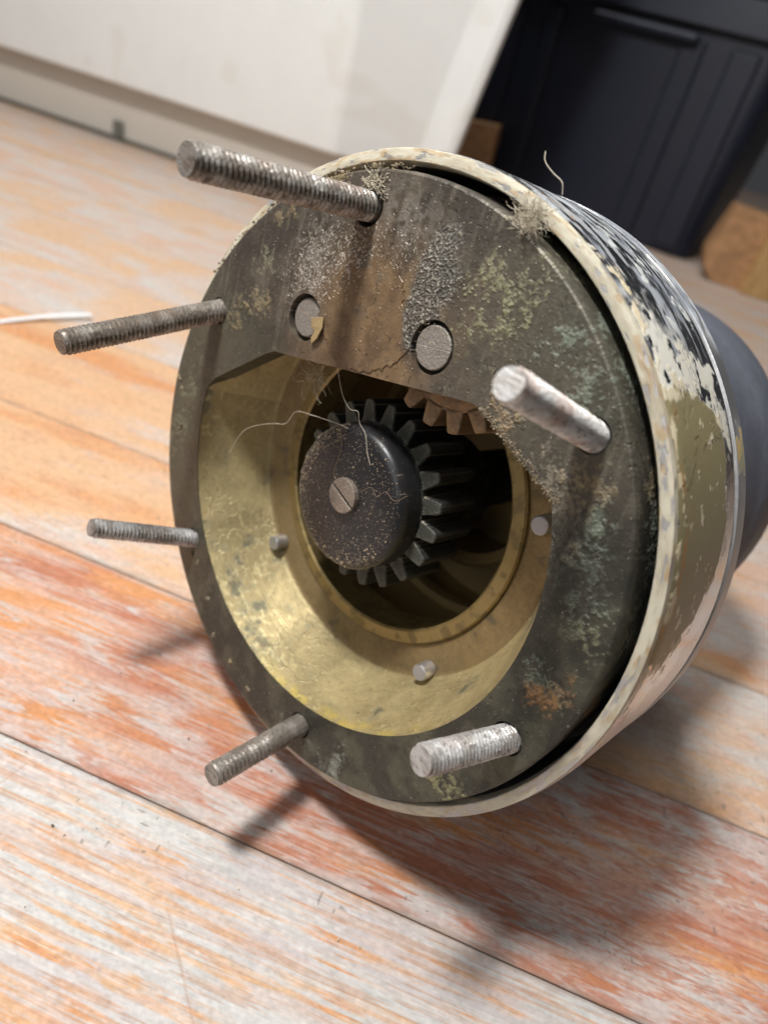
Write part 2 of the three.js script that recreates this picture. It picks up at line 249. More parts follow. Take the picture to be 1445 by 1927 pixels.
// --- bowl behind the opening
const bowlTex = textures(2048, 512, (u, v) => {
  const a = (u - 0.5) * 2 * Math.PI, z = -v * 0.45, s = 1200, X = a * 0.7 * 1.0, n1 = fbm(X * 5, z * 5, s, 4), n2 = fbm(X * 18, z * 18, s + 10, 4), n3 = fbm(X * 70, z * 70, s + 20, 3), ring = fbm(X * 3, z * 200, s + 30, 3), n4 = vn(X * 230, z * 230, s + 31);
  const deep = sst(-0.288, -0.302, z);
  let c = mix3([0.49, 0.395, 0.205], [0.37, 0.295, 0.15], sst(0.35, 0.65, n1));
  c = mix3(c, [0.25, 0.26, 0.18], sst(0.50, 0.70, n2 * 0.7 + n3 * 0.3) * 0.6 * sst(0.4, 0.6, n1));
  c = mix3(c, [0.58, 0.50, 0.27], sst(0.60, 0.72, n3 * 0.5 + n1 * 0.5) * 0.6);
  c = mix3(c, [0.60, 0.45, 0.10], sst(-0.05, -0.015, z + (n2 - 0.5) * 0.06) * sst(0.35, 0.6, n2) * 0.65 * sst(-1.75, -1.4, a) * sst(-0.4, -0.8, a));
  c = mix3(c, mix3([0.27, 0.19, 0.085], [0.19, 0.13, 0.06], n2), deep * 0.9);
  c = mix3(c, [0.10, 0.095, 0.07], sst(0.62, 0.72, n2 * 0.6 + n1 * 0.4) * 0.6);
  const crack = sst(0.035, 0.012, Math.abs(fbm(X * 16, z * 22, s + 60, 4) - 0.5)) * sst(0.45, 0.65, fbm(X * 3, z * 3, s + 64, 2)) * (1 - deep); c = mix3(c, [0.55, 0.47, 0.27], crack * 0.6);
  const sp = sst(0.87, 0.93, n4); c = mix3(c, [0.09, 0.075, 0.05], sp * 0.7);
  const k = 0.86 + 0.28 * n3;
  return { c: [c[0] * k, c[1] * k, c[2] * k], h: 0.5 + 0.25 * (n2 - 0.5) + 0.1 * (n3 - 0.5) + 0.25 * (ring - 0.5) * 0.5 - 0.2 * crack, r: 0.52 + 0.25 * (n2 - 0.4), m: 0.5 };
});
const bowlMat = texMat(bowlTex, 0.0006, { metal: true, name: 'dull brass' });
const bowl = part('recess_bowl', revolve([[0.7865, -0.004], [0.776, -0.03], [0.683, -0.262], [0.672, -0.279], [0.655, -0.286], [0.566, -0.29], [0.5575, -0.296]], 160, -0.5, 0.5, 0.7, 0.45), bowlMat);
part('seat_ring', revolve([[0.5575, -0.30], [0.5565, -0.283], [0.550, -0.277], [0.510, -0.275], [0.5015, -0.281], [0.50, -0.45], [0.53, -0.47]], 160, -0.5, 0.5, 0.6, 0.25), texMat(textures(1024, 64, (u, v) => { const X = u * 3.4, n = fbm(X * 26, v * 6, 1500, 4); const k = 0.8 + 0.4 * n; return { c: mix3([0.33, 0.245, 0.105], [0.20, 0.15, 0.07], sst(0.45, 0.7, n)).map((q) => q * k), h: n, r: 0.35 + 0.3 * n, m: 0.75 }; }), 0.0003, { metal: true, name: 'brass ring' }));
const boreMat = std('dark bronze', 0.34, 0.245, 0.11, { roughness: 0.5, metalness: 0.35 });
{
  const g = [revolve([[0.53, -0.47], [0.59, -0.50], [0.59, -1.08], [0.0, -1.1]], 96), revolve([[0.37, -1.09], [0.37, -0.80], [0.35, -0.78], [0.31, -0.80], [0.31, -1.09]], 72), revolve([[0.588, -0.80], [0.55, -0.80], [0.55, -0.86], [0.588, -0.86]], 96)];
  for (const a of [-0.62, -1.9, 0.55, 1.6, 2.8]) { const b = new THREE.BoxGeometry(0.225, 0.06, 0.24).translate(0.474, 0, -0.95).rotateZ(a); g.push(b); }
  part('gear_chamber', mergeGeometries(g.map(clean)), boreMat);
}
// dark bracket under the cover plate, left of the gears
part('bearing_bracket', mergeGeometries([clean(new RoundedBoxGeometry(0.40, 0.24, 0.06, 2, 0.015).rotateZ(0.28).translate(-0.27, 0.475, -0.122)), clean(new RoundedBoxGeometry(0.2, 0.3, 0.3, 2, 0.02).translate(-0.36, 0.50, -0.33))]), std('oily brown iron', 0.06, 0.046, 0.033, { roughness: 0.75, metalness: 0.2 }));

// --- gears
function toothShape(r0, r1, w0, w1) { const s = new THREE.Shape(); s.moveTo(r0 - 0.012, -w0 / 2 - 0.006); s.lineTo(r0 + 0.012, -w0 / 2); s.quadraticCurveTo((r0 + r1) / 2 + 0.01, -w0 / 2 + 0.004, r1 - 0.008, -w1 / 2 - 0.002); s.quadraticCurveTo(r1, -w1 / 2 + 0.002, r1, -w1 / 2 + 0.01); s.lineTo(r1, w1 / 2 - 0.01); s.quadraticCurveTo(r1, w1 / 2 - 0.002, r1 - 0.008, w1 / 2 + 0.002); s.quadraticCurveTo((r0 + r1) / 2 + 0.01, w0 / 2 - 0.004, r0 + 0.012, w0 / 2); s.lineTo(r0 - 0.012, w0 / 2 + 0.006); s.closePath(); return s; }
const gearTex = (s, a, b) => textures(256, 256, (u, v) => { const n = fbm(u * 14, v * 14, s, 4), q = vn(u * 110, v * 110, s + 5); return { c: mix3(mix3(a, b, sst(0.3, 0.7, n)), [0.42, 0.37, 0.26], sst(0.86, 0.94, q) * 0.6), h: n * 0.6 + q * 0.3, r: 0.45 + 0.25 * n, m: 0.3 }; });
function gearPart(name, n, r0, r1, w0, w1, z0, z1, cx, cy, phase, mat, toothMat) {
  const hub = part(name, planar(clean(revolve([[0, z1], [r0, z1], [r0, z0], [0, z0]], 96)), 0.6).translate(cx, cy, 0), mat);
  const tg = clean(new THREE.ExtrudeGeometry(toothShape(r0, r1, w0, w1), { depth: z1 - z0 - 0.008, bevelEnabled: true, bevelSize: 0.004, bevelThickness: 0.004, bevelSegments: 1, bevelOffset: -0.004, curveSegments: 3 }).translate(0, 0, z0 + 0.004));
  planar(tg, 0.6); tg.scale(S, S, S);
  for (let i = 0; i < n; i++) { const m = new THREE.Mesh(tg, [toothMat, mat]); m.name = i ? `gear_tooth_${String(i).padStart(3, '0')}` : 'gear_tooth'; m.position.set(cx * S, cy * S, 0); m.rotation.z = phase + i * 2 * Math.PI / n; m.castShadow = m.receiveShadow = true; hub.add(m); }
  return hub;
}
const steelOil = texMat(gearTex(1700, [0.040, 0.040, 0.035], [0.018, 0.018, 0.016]), 0.0004, { metal: true, name: 'oiled steel' });
const toothOil = texMat(gearTex(1720, [0.125, 0.125, 0.098], [0.055, 0.056, 0.045]), 0.0004, { metal: true, name: 'dusty steel' });
const pinion = gearPart('pinion_gear', 20, 0.254, 0.326, 0.058, 0.034, -0.34, -0.148, 0, 0.005, 0.11, steelOil, toothOil);
part('gear_shaft', revolve([[0.215, -0.34], [0.215, -0.60], [0.12, -0.61], [0.12, -1.05]], 64), steelOil, pinion);
const tanM = texMat(gearTex(1740, [0.40, 0.255, 0.13], [0.22, 0.145, 0.085]), 0.0004, { metal: true, name: 'dusty bronze gear' });
gearPart('drive_gear', 18, 0.230, 0.298, 0.060, 0.040, -0.36, -0.152, 0.105, 0.640, -Math.PI / 2 + 0.03, tanM, tanM);
// --- black cap with slotted screw
const capTex = textures(768, 768, (u, v) => {
  const x = (u - 0.5) * 0.6, y = (v - 0.5) * 0.6, d = Math.hypot(x, y), n = fbm(x * 26, y * 26, 1800, 3), q = vn(x * 330, y * 330, 1810), q2 = vn(x * 520, y * 520, 1811);
  const rim = sst(0.21, 0.26, d) * 0.5, dust = sst(0.80, 0.88, q * 0.55 + q2 * 0.28 + 0.22 * n + 0.08 * rim);
  const film = sst(0.4, 0.75, n) * 0.25;
  const c = mix3(mix3([0.016, 0.016, 0.018], [0.05, 0.044, 0.038], film), [0.48, 0.38, 0.25], dust * 0.85);
  return { c, h: 0.4 + 0.5 * dust + 0.1 * n, r: 0.34 + 0.5 * dust + 0.2 * film, m: 0 };
}, false);
const capUv = (g) => { const p = g.attributes.position, u = []; for (let i = 0; i < p.count; i++) { const k = (1 + Math.min(0, p.getZ(i) + 0.05) * 2.5) / 0.6; u.push(p.getX(i) * k + 0.5, p.getY(i) * k + 0.5); } g.setAttribute('uv', new THREE.Float32BufferAttribute(u, 2)); return g; };
const cap = part('pinion_cap', capUv(clean(revolve([[0, -0.05], [0.214, -0.0505], [0.228, -0.054], [0.239, -0.062], [0.247, -0.076], [0.249, -0.092], [0.249, -0.148]], 128, -1, 1, 0.9))), texMat(capTex, 0.0004, { name: 'dusty black plastic' }));
const screwTex = (s, a, b) => textures(192, 192, (u, v) => { const n = fbm(u * 12, v * 12, s, 4), q = vn(u * 70, v * 70, s + 3); return { c: mix3(mix3(a, b, n), [0.5, 0.42, 0.32], sst(0.8, 0.9, q) * 0.7), h: n * 0.5 + q * 0.4, r: 0.4 + 0.3 * n, m: 0.45 }; });
function slottedHead(r, slot, depth, tilt) {              // two half moons over a lower disc
  const g = [];
  for (const k of [0, Math.PI]) {
    const s = new THREE.Shape(); const a = Math.asin(slot / 2 / r); s.absarc(0, 0, r - 0.004, a, Math.PI - a, false); s.closePath();
    g.push(clean(new THREE.ExtrudeGeometry(s, { depth: depth - 0.004, bevelEnabled: true, bevelSize: 0.004, bevelThickness: 0.004, bevelSegments: 2, curveSegments: 20 }).rotateZ(k)));
  }
  g.push(clean(new THREE.CylinderGeometry(r - 0.002, r - 0.002, 0.01, 32).rotateX(Math.PI / 2).translate(0, 0, -0.003)));
  return planar(mergeGeometries(g), 0.3).rotateZ(tilt);
}
part('cap_screw', slottedHead(0.060, 0.017, 0.020, -0.26).translate(0, 0.012, -0.049), texMat(screwTex(1900, [0.34, 0.29, 0.24], [0.2, 0.16, 0.13]), 0.0005, { metal: true, name: 'dusty screw steel' }), cap);
const plateScrewM = texMat(screwTex(1930, [0.36, 0.325, 0.29], [0.26, 0.23, 0.20]), 0.0004, { metal: true, name: 'grey screw steel' });
part('plate_screw', planar(clean(revolve([[0, -0.006], [0.058, -0.007], [0.063, -0.012], [0.063, -0.05]], 48)), 0.3).translate(...SCREWS[0], -0.004), plateScrewM, flange);
part('plate_screw', slottedHead(0.063, 0.005, 0.012, 0.25).translate(...SCREWS[1], -0.018), plateScrewM, flange);
{ const backing = std('dark grease', 0.045, 0.04, 0.034, { roughness: 0.6 }); SCREWS.forEach(([x, y]) => part('recess_floor', new THREE.CircleGeometry(0.080, 32).translate(x, y, -0.055), backing, flange)); }  // plain near-black disc closing each screw recess
// pins in the bowl floor
const pinM = std('bright pin steel', 0.46, 0.46, 0.48, { roughness: 0.32, metalness: 0.75 });
for (const [x, y] of [[-0.405, -0.513], [0.452, -0.460], [0.574, 0.258]]) part('pin', revolve([[0, -0.226], [0.0265, -0.2262], [0.0295, -0.2285], [0.0305, -0.232], [0.0305, -0.285]], 32).translate(x, y, 0), pinM, bowl);

// --- studs with real threads
function stud(s) {
  const B = new THREE.Vector3(...s.b, 0), T = new THREE.Vector3(...s.t), L = B.distanceTo(T), d = T.clone().sub(B).normalize(), e = 0.06, p = [], uv = [], idx = [], NA = 36;
  const rows = []; for (let h = -e; h < L - 0.012; h += s.p / 6) rows.push(h); rows.push(L - 0.012, L - 0.004, L, L);
  rows.forEach((h, i) => {
    for (let k = 0; k <= NA; k++) {
      const a = k / NA * Math.PI * 2, ph = (h / s.p - k / NA) % 1, f = Math.abs(((ph + 1) % 1) - 0.5) * 2, t = h / L, on = sst(s.th[0] - 0.02, s.th[0] + 0.02, t) * (s.th[0] > 0 ? 1 : 1);
      const wear = 0.75 + 0.5 * vn(a * 2, h * 22, 50 + s.col);
      let r = s.r - 0.0075 * on * wear * sst(0.15, 0.95, f) - 0.0015 * vn(a * 5, h * 60, 9 + s.col);
      if (i === rows.length - 3) r = s.r * 0.88; if (i === rows.length - 2) r = s.r * 0.86; if (i === rows.length - 1) r = 0;
      p.push(r * Math.cos(a), r * Math.sin(a), h); if (i >= rows.length - 2) uv.push(0.5 + r * 3 * Math.cos(a), 0.5 + r * 3 * Math.sin(a)); else uv.push(k / NA, h / 0.7 + 0.1);
    }
  });
  for (let i = 0; i < rows.length - 1; i++) for (let k = 0; k < NA; k++) { const q = i * (NA + 1) + k; idx.push(q, q + 1, q + NA + 1, q + 1, q + NA + 2, q + NA + 1); }
  const g = new THREE.BufferGeometry(); g.setAttribute('position', new THREE.Float32BufferAttribute(p, 3)); g.setAttribute('uv', new THREE.Float32BufferAttribute(uv, 2)); g.setIndex(idx);
  const gg = toCreasedNormals(g, 0.65);
  gg.applyQuaternion(new THREE.Quaternion().setFromUnitVectors(new THREE.Vector3(0, 0, 1), d)); gg.translate(B.x, B.y, B.z);
  return gg;
}
const STEEL = [[[0.34, 0.32, 0.295], [0.21, 0.185, 0.16]], [[0.32, 0.29, 0.255], [0.20, 0.17, 0.14]], [[0.44, 0.43, 0.42], [0.28, 0.26, 0.24]], [[0.36, 0.33, 0.295], [0.25, 0.22, 0.19]], [[0.54, 0.53, 0.52], [0.40, 0.375, 0.35]], [[0.68, 0.67, 0.66], [0.60, 0.575, 0.55]]];
const RUST = [0.34, 0.13, 0.04];
const studMats = STEEL.map(([a, b], i) => texMat(textures(256, 512, (u, v) => {
  const n = fbm(u * 5, v * 16, 2000 + i * 20, 4), q = fbm(u * 22, v * 90, 2010 + i * 20, 3);
  let c = mix3(a, b, sst(0.36, 0.64, n)); let m = 0.5, r = 0.42 + 0.3 * sst(0.4, 0.7, q);
  c = mix3(c, [0.10, 0.075, 0.055], sst(0.62, 0.74, q) * 0.5);
  const k = i === 5 ? 0.34 : i === 4 ? 0.12 : i < 2 ? 0.08 : 0.04, ru = sst(0.56, 0.68, fbm(u * 4 + 3, v * 9, 2013 + i * 20, 4)) * k; c = mix3(c, RUST, ru); m -= ru * 0.5; r += ru * 0.3;
  return { c, h: q, r, m };
}), 0.0002, { metal: true, name: 'threaded stud steel' }));
const studLabels = ['longest stud, grey brown', 'long brown stud with a scarred tip', 'short grey stud on the left edge', 'stud with a smooth shank', 'bright silver stud', 'silver stud with rust stains'];
STUDS.forEach((s, i) => { const m = part('stud', stud(s), studMats[s.col]); m.userData.label = studLabels[i]; });

// --- housing ring: painted lip and worn chrome skirt
const lipTex = textures(2048, 64, (u, v) => {
  const a = (u - 0.5) * 360, X = u * 6.7, s = 2300, n = fbm(X * 10, v * 2.5, s, 4), n2 = fbm(X * 22, v * 9, s + 10, 4), n3 = vn(X * 120, v * 26, s + 20);
  let c = mix3([0.62, 0.575, 0.455], [0.44, 0.385, 0.28], sst(0.35, 0.68, n * 0.6 + n2 * 0.4)), m = 0, r = 0.55;
  const lowk = sst(20, -30, a) * (a > -150 ? 1 : 0);
  const bare = sst(0.585, 0.62, n2 * 0.7 + n * 0.3 + 0.06 * lowk - 0.01); c = mix3(c, [0.46, 0.45, 0.45], bare * 0.85); m = bare * 0.35; r -= bare * 0.2;
  c = mix3(c, [0.40, 0.22, 0.06], sst(0.60, 0.7, fbm(X * 24, v * 8, s + 30, 3)) * 0.45 * (1 - lowk * 0.5));
  const dk = sst(0.80, 0.88, n3 * 0.6 + n2 * 0.4); c = mix3(c, [0.10, 0.09, 0.07], dk * 0.8);
  return { c, h: 0.6 - 0.12 * bare + 0.25 * (n2 - 0.5) - 0.2 * dk, r, m };
});
const lipMat = texMat(lipTex, 0.0006, { metal: true, name: 'chipped cream paint' });
const ring = part('housing_ring', (() => {
  const g = revolve([[1.0705, -0.074], [1.0745, -0.085], [1.0765, -0.12], [1.080, -0.49], [1.0795, -0.502], [1.070, -0.508], [1.068, -0.516], [1.070, -0.524], [1.082, -0.529], [1.0835, -0.545], [1.083, -0.60], [1.076, -0.612], [0.9, -0.625]], 220, -0.64, 0.6, 0.45);
  return g;
})(), texMat(textures(2048, 384, (u, v) => {
  const a = (u - 0.5) * 360, z = -0.64 + v * 0.6, X = a / 57.3, s = 2500;
  const wa = a + (fbm(X * 8, z * 8, s, 4) - 0.5) * 12 + (fbm(X * 34, z * 34, s + 5, 3) - 0.5) * 6, wz = z + (fbm(X * 9, z * 9, s + 10, 4) - 0.5) * 0.10 + (fbm(X * 40, z * 40, s + 15, 3) - 0.5) * 0.035;
  const n1 = fbm(X * 7, z * 7, s + 20, 4), n2 = fbm(X * 26, z * 26, s + 25, 4), st = fbm(X * 16, z * 60, s + 30, 4), fine = fbm(X * 110, z * 110, s + 35, 3);
  let c = [0.56, 0.56, 0.57], m = 1, r = 0.16 + 0.12 * sst(0.4, 0.7, n1), h = 0.5;
  // satin scuffing below
  r += 0.16 * sst(8, -10, a);
  // upper quadrant: worn paint streaks on chrome, dark blue reflections painted over them
  const up = sst(48, 60, wa);
  const wear = sst(0.45, 0.58, st * 0.65 + n1 * 0.35) * up; c = mix3(c, mix3([0.34, 0.40, 0.47], [0.54, 0.58, 0.60], n2), wear * 0.6); m -= wear * 0.75; r += wear * 0.25;
  const dkb = sst(0.50, 0.66, fbm(X * 10, z * 20, s + 40, 4)) * sst(55, 61, wa); c = mix3(c, [0.08, 0.10, 0.15], dkb * 0.5); m -= dkb * 0.1; r += dkb * 0.1;
  // cream patch, crazed by dark scratches
  const f = (wa - 38) / 18, lo = -0.09 - 0.40 * clamp((54 - wa) / 15);
  const cream = sst(0.0, 0.9, wa - 39.5 + 8 * (wz + 0.42) ) * sst(60, 55, wa + 14 * Math.max(0, -wz - 0.25) + 5 * (n2 - 0.5)) * sst(-0.495, -0.48, z) * sst(0.33, 0.40, n2 + 0.05) * sst(lo - 0.24, lo - 0.20, wz);
  c = mix3(c, mix3([0.76, 0.745, 0.67], [0.68, 0.64, 0.52], n1), cream); m -= cream * m; r += (0.5 - r) * cream; h += cream * 0.25;
  const wf = sst(0.60, 0.64, n2 * 0.7 + n1 * 0.3) * sst(54, 58, a) * sst(86, 70, a) * sst(-0.49, -0.47, z); c = mix3(c, [0.62, 0.63, 0.60], wf * 0.85); m -= wf * m * 0.9; r += wf * 0.25; h += wf * 0.2;
  const craz = sst(0.030, 0.010, Math.abs(fbm(X * 22 - z * 30, z * 34 + X * 12, s + 50, 3) - 0.5)) * cream * sst(0.42, 0.56, n1 + 0.08); c = mix3(c, [0.10, 0.115, 0.16], craz * 0.9); h -= craz * 0.2;
  // olive primer patch with flaked cream borders
  const ed = Math.min((wa - 8.5) / 6, (47.5 - wa - 9 * Math.max(0, -wz - 0.18) * 2.2) / 6, (wz - (-0.425 + 0.20 * clamp((22 - a) / 14))) / 0.05, (-0.062 - wz) / 0.02);
  const ol = sst(0, 0.12, ed); c = mix3(c, mix3([0.30, 0.245, 0.125], [0.25, 0.225, 0.13], n1), ol); m -= ol * m; r += (0.42 - r) * ol; h += ol * 0.12;
  const bd = sst(0.45, 0.1, Math.abs(ed + 0.12)) * sst(0.47, 0.56, n2) * sst(2, 10, a); c = mix3(c, [0.72, 0.63, 0.45], bd * 0.95); m -= bd * m; r += (0.55 - r) * bd; h += bd * 0.35;
  const isl = sst(0.655, 0.69, n2 * 0.7 + fine * 0.3) * ol; c = mix3(c, [0.72, 0.65, 0.48], isl); h += isl * 0.2;
  // paint run along the lip with a rust line behind it
  const run = sst(-0.118, -0.10, wz) * sst(-20, -5, wa) * sst(72, 62, wa); const cr = run * sst(0.47, 0.54, n2 * 0.7 + st * 0.3) * sst(-0.074, -0.082, z); c = mix3(c, [0.70, 0.60, 0.40], cr * 0.9); m -= cr * m; r += (0.55 - r) * cr; h += cr * 0.3;
  const rust = sst(0.012, 0.004, Math.abs(wz + 0.118 + 0.01 * Math.sin(a * 0.3))) * sst(-4, 4, a) * sst(90, 70, a) * sst(0.36, 0.5, n1); c = mix3(c, [0.42, 0.20, 0.05], rust * 0.85); m -= rust * m;
  // yellowed flake on the rear band
  const yb = sst(0, 0.3, Math.min((z + 0.60) / 0.02, (-0.53 - z) / 0.02, (41 - wa) / 2, (wa - 33) / 2)); c = mix3(c, mix3([0.46, 0.32, 0.10], [0.26, 0.24, 0.14], sst(39, 36, wa)), yb * 0.9); m -= yb * m; r += (0.5 - r) * yb;
  if (z < -0.52) r += 0.32;
  if (z > -0.528 && z < -0.50) { c = mix3(c, [0.16, 0.15, 0.13], 0.55 * sst(0.3, 0.6, n1)); m *= 0.6; r += 0.2; }
  const spk = sst(0.80, 0.86, fine); c = mix3(c, [0.66, 0.64, 0.58], spk * 0.35); m -= spk * 0.2 * m;
  return { c, h: h + 0.08 * (fine - 0.5), r, m: clamp(m) };
}), 0.0005, { metal: true, name: 'worn chrome with old paint' }));
part('ring_lip', revolve([[1.0295, -0.10], [1.0325, -0.060], [1.0335, -0.0555], [1.036, -0.053], [1.064, -0.0525], [1.068, -0.0545], [1.070, -0.060], [1.0705, -0.078]], 220, -0.10, 0.06, 0.5, 0.10), lipMat);
part('ring_inside', revolve([[1.0296, -0.098], [1.03, -0.6], [0.9, -0.61]], 128), std('grey paint inside', 0.11, 0.11, 0.105, { roughness: 0.8 }));
// --- motor behind
const motorM = texMat(textures(512, 256, (u, v) => { const n = fbm(u * 30, v * 14, 2700, 4), q = vn(u * 300, v * 150, 2702); return { c: mix3([0.085, 0.092, 0.118], [0.125, 0.133, 0.16], n).map((k) => k * (0.9 + 0.2 * q)), h: q * 0.4 + n * 0.4, r: 0.48 + 0.2 * n }; }), 0.0003, { name: 'slate grey paint' });
part('motor_housing', revolve([[0.70, -0.60], [0.70, -0.95], [0.76, -1.0], [0.80, -1.05], [0.815, -1.10], [0.825, -1.62], [0.84, -1.66], [0.855, -1.70], [0.86, -1.76], [0.86, -1.92], [0.845, -1.95], [0.60, -1.97], [0.56, -2.0], [0, -2.02]], 128, -2, 1.4, 0.4).translate(0.03, 0.055, 0), motorM);
part('motor_lug', new RoundedBoxGeometry(0.16, 0.12, 0.14, 2, 0.02).translate(0.86, -0.12, -1.2), motorM);

// --- clinging dirt, as one part of countless grains
{
  const geo = new THREE.IcosahedronGeometry(1, 0), pts = [];
  const put = (x, y, z, s) => pts.push([x, y, z, s]);
  for (let i = 0; i < 420; i++) { const a = rr(1.75, 2.75), r = 1.005 + rr(-0.02, 0.012); put(r * Math.cos(a), r * Math.sin(a), -rr(0, 0.05), rr(0.0012, 0.005) * (rnd() < 0.1 ? 2 : 1)); }
  for (let i = 0; i < 200; i++) { const x = 0.04 + 0.16 * (rnd() + rnd() - 1), y = 0.74 + 0.26 * (rnd() + rnd() - 1); put(x - 0.06 * (y - 0.74), y, 0.0003, rr(0.0008, 0.0026)); }
  for (let i = 0; i < 260; i++) { const a = rr(0, 6.283), r = Math.sqrt(rr(0.55, 0.98)); const x = r * Math.cos(a), y = r * Math.sin(a); if (y > 0.5 || r > 0.81) put(x, y, 0.0003, rr(0.0007, 0.0020)); }
  for (let i = 0; i < 260; i++) { const t = rnd(); put(0.345 + 0.32 * t + rr(-0.004, 0.02), 0.525 - 0.10 * t + rr(-0.004, 0.02), 0.0, rr(0.0015, 0.004)); }
  for (const [x, y] of [[-0.976, -0.043], [-0.943, -0.079], [-0.601, -0.648], [-0.601, -0.676], [-0.552, -0.681], [-0.894, -0.222], [-0.433, -0.771], [-0.336, -0.893], [-0.195, -0.914], [-0.059, -0.933]]) for (let k = 0; k < 3; k++) put(x + rr(-0.008, 0.008), y + rr(-0.008, 0.008), 0, rr(0.005, 0.011));
  const inst = new THREE.InstancedMesh(geo, std('dry grit', 0.25, 0.21, 0.15, { roughness: 0.9 }), pts.length); inst.name = 'grit'; inst.userData.kind = 'stuff';
  const M = new THREE.Matrix4(), q = new THREE.Quaternion(), col = new THREE.Color();
  pts.forEach(([x, y, z, s], i) => { q.setFromEuler(new THREE.Euler(rr(0, 6), rr(0, 6), rr(0, 6))); M.compose(new THREE.Vector3(x * S, y * S, z * S), q, new THREE.Vector3(s * rr(0.6, 1.5), s * rr(0.6, 1.4), s * 0.8).multiplyScalar(S)); inst.setMatrixAt(i, M); const k = rr(0.45, 1.25); inst.setColorAt(i, col.setRGB(k, k * rr(0.88, 1), k * rr(0.75, 1))); });
  flange.add(inst);
  const n2 = 3600, i2 = new THREE.InstancedMesh(geo, std('dry dust', 0.42, 0.33, 0.22, { roughness: 0.9 }), n2); i2.name = 'dust'; i2.userData.kind = 'stuff';
  for (let i = 0; i < n2; i++) {
    const rimmed = rnd() < 0.5; let a = rr(0, 6.283), r = Math.sqrt(rnd()) * 0.243;
    if (rimmed) { a = rr(2.0, 5.9); r = 0.246 - Math.pow(rnd(), 2) * 0.06; }
    const z = r < 0.214 ? -0.0495 : -0.0495 - Math.pow((r - 0.214) / 0.035, 2) * 0.03;
    const s = rr(0.0005, 0.0017) * (rnd() < 0.05 ? 2.2 : 1) * (rimmed ? 1.25 : 1); q.setFromEuler(new THREE.Euler(rr(0, 6), rr(0, 6), rr(0, 6)));
    M.compose(new THREE.Vector3(r * Math.cos(a) * S, r * Math.sin(a) * S, z * S), q, new THREE.Vector3(s * rr(0.6, 2), s, s * 0.8).multiplyScalar(S)); i2.setMatrixAt(i, M); const k = rr(0.35, 1.15); i2.setColorAt(i, col.setRGB(k, k, k));
  }
  cap.add(i2);
}
// --- peeling varnish: a thin film standing a little off the plate
{
  const outline = [[-0.335, 0.50], [-0.30, 0.475], [-0.265, 0.435], [-0.21, 0.412], [-0.16, 0.405], [-0.10, 0.415], [-0.04, 0.445], [0.02, 0.49], [0.055, 0.545], [0.03, 0.62], [-0.02, 0.66], [-0.06, 0.72], [-0.12, 0.75], [-0.20, 0.74], [-0.27, 0.70], [-0.30, 0.62], [-0.315, 0.56]];
  const pts = new THREE.CatmullRomCurve3(outline.map(([x, y]) => new THREE.Vector3(x, y, 0)), true).getPoints(150).map((q, i) => new THREE.Vector2(q.x + 0.014 * (vn(i * 0.7, 1, 31) - 0.5), q.y + 0.014 * (vn(i * 0.7, 1, 37) - 0.5)));
  const g = planar(clean(new THREE.ExtrudeGeometry(new THREE.Shape(pts), { depth: 0.0022, bevelEnabled: true, bevelSize: 0.0012, bevelThickness: 0.001, bevelSegments: 1 }).translate(0, 0, 0.0005)));
  const f = part('varnish_film', g, faceMat, flange); f.userData.label = 'brown peeling varnish film';
  const ch = new THREE.Shape(); [[-0.352, 0.475], [-0.30, 0.50], [-0.285, 0.47], [-0.295, 0.43], [-0.315, 0.405], [-0.325, 0.42], [-0.318, 0.445], [-0.34, 0.455]].forEach(([x, y], i) => (i ? ch.lineTo(x, y) : ch.moveTo(x, y)));
  const cg = clean(new THREE.ExtrudeGeometry(ch, { depth: 0.003, bevelEnabled: true, bevelSize: 0.001, bevelThickness: 0.001, bevelSegments: 1 }));
  const cp = cg.attributes.position; for (let i = 0; i < cp.count; i++) cp.setZ(i, cp.getZ(i) + 0.006 + 0.5 * Math.pow(Math.max(0, cp.getX(i) + 0.335), 2) * 6);
  cg.computeVertexNormals();
  part('varnish_flake', cg, std('amber varnish', 0.36, 0.26, 0.13, { roughness: 0.45 }), flange);
}

// ---------------------------------------------------------------- loose lint and hairs that rest on the gearbox
function wisp(name, label, category, pts, r, mat, seg = 40) {
  const g = tube(pts, r, seg, 5); g.scale(S, S, S); g.applyQuaternion(quat); g.translate(centre.x, centre.y, centre.z);
  const base = g.attributes.position, b = new THREE.Vector3(base.getX(0), base.getY(0), base.getZ(0)); g.translate(-b.x, -b.y, -b.z);
  const m = new THREE.Mesh(g, mat); m.name = numbered(name); m.position.copy(b); m.castShadow = true; m.userData = { label, category }; scene.add(m); return m;
}
const hairM = std('pale hair', 0.62, 0.56, 0.46, { roughness: 0.5 }), darkHair = std('brown hair', 0.30, 0.22, 0.14, { roughness: 0.5 });
wisp('hair', 'long pale hair sticking out left from the black cap over the brass bowl', 'hair', [[-0.585, -0.171, -0.02], [-0.543, -0.049, -0.025], [-0.423, 0.048, -0.03], [-0.359, 0.083, -0.035], [-0.323, 0.15, -0.03], [-0.239, 0.181, -0.03], [-0.15, 0.204, -0.04], [-0.09, 0.216, -0.047]], 0.0009, hairM, 60);
wisp('hair', 'kinked pale hair hanging from the cover plate edge to the top of the black cap', 'hair', [[-0.183, 0.39, 0.002], [-0.186, 0.347, -0.03], [-0.154, 0.3, -0.04], [-0.105, 0.278, -0.04], [-0.066, 0.29, -0.035], [-0.054, 0.258, -0.045], [-0.02, 0.235, -0.052], [0.02, 0.19, -0.046], [0.05, 0.16, -0.047]], 0.0009, hairM, 60);
wisp('hair', 'thin brown hair lying on the black cap above its slotted screw', 'hair', [[-0.13, 0.205, -0.047], [-0.095, 0.16, -0.046], [-0.083, 0.10, -0.047], [-0.085, 0.06, -0.047], [-0.071, 0.036, -0.047]], 0.0007, darkHair);
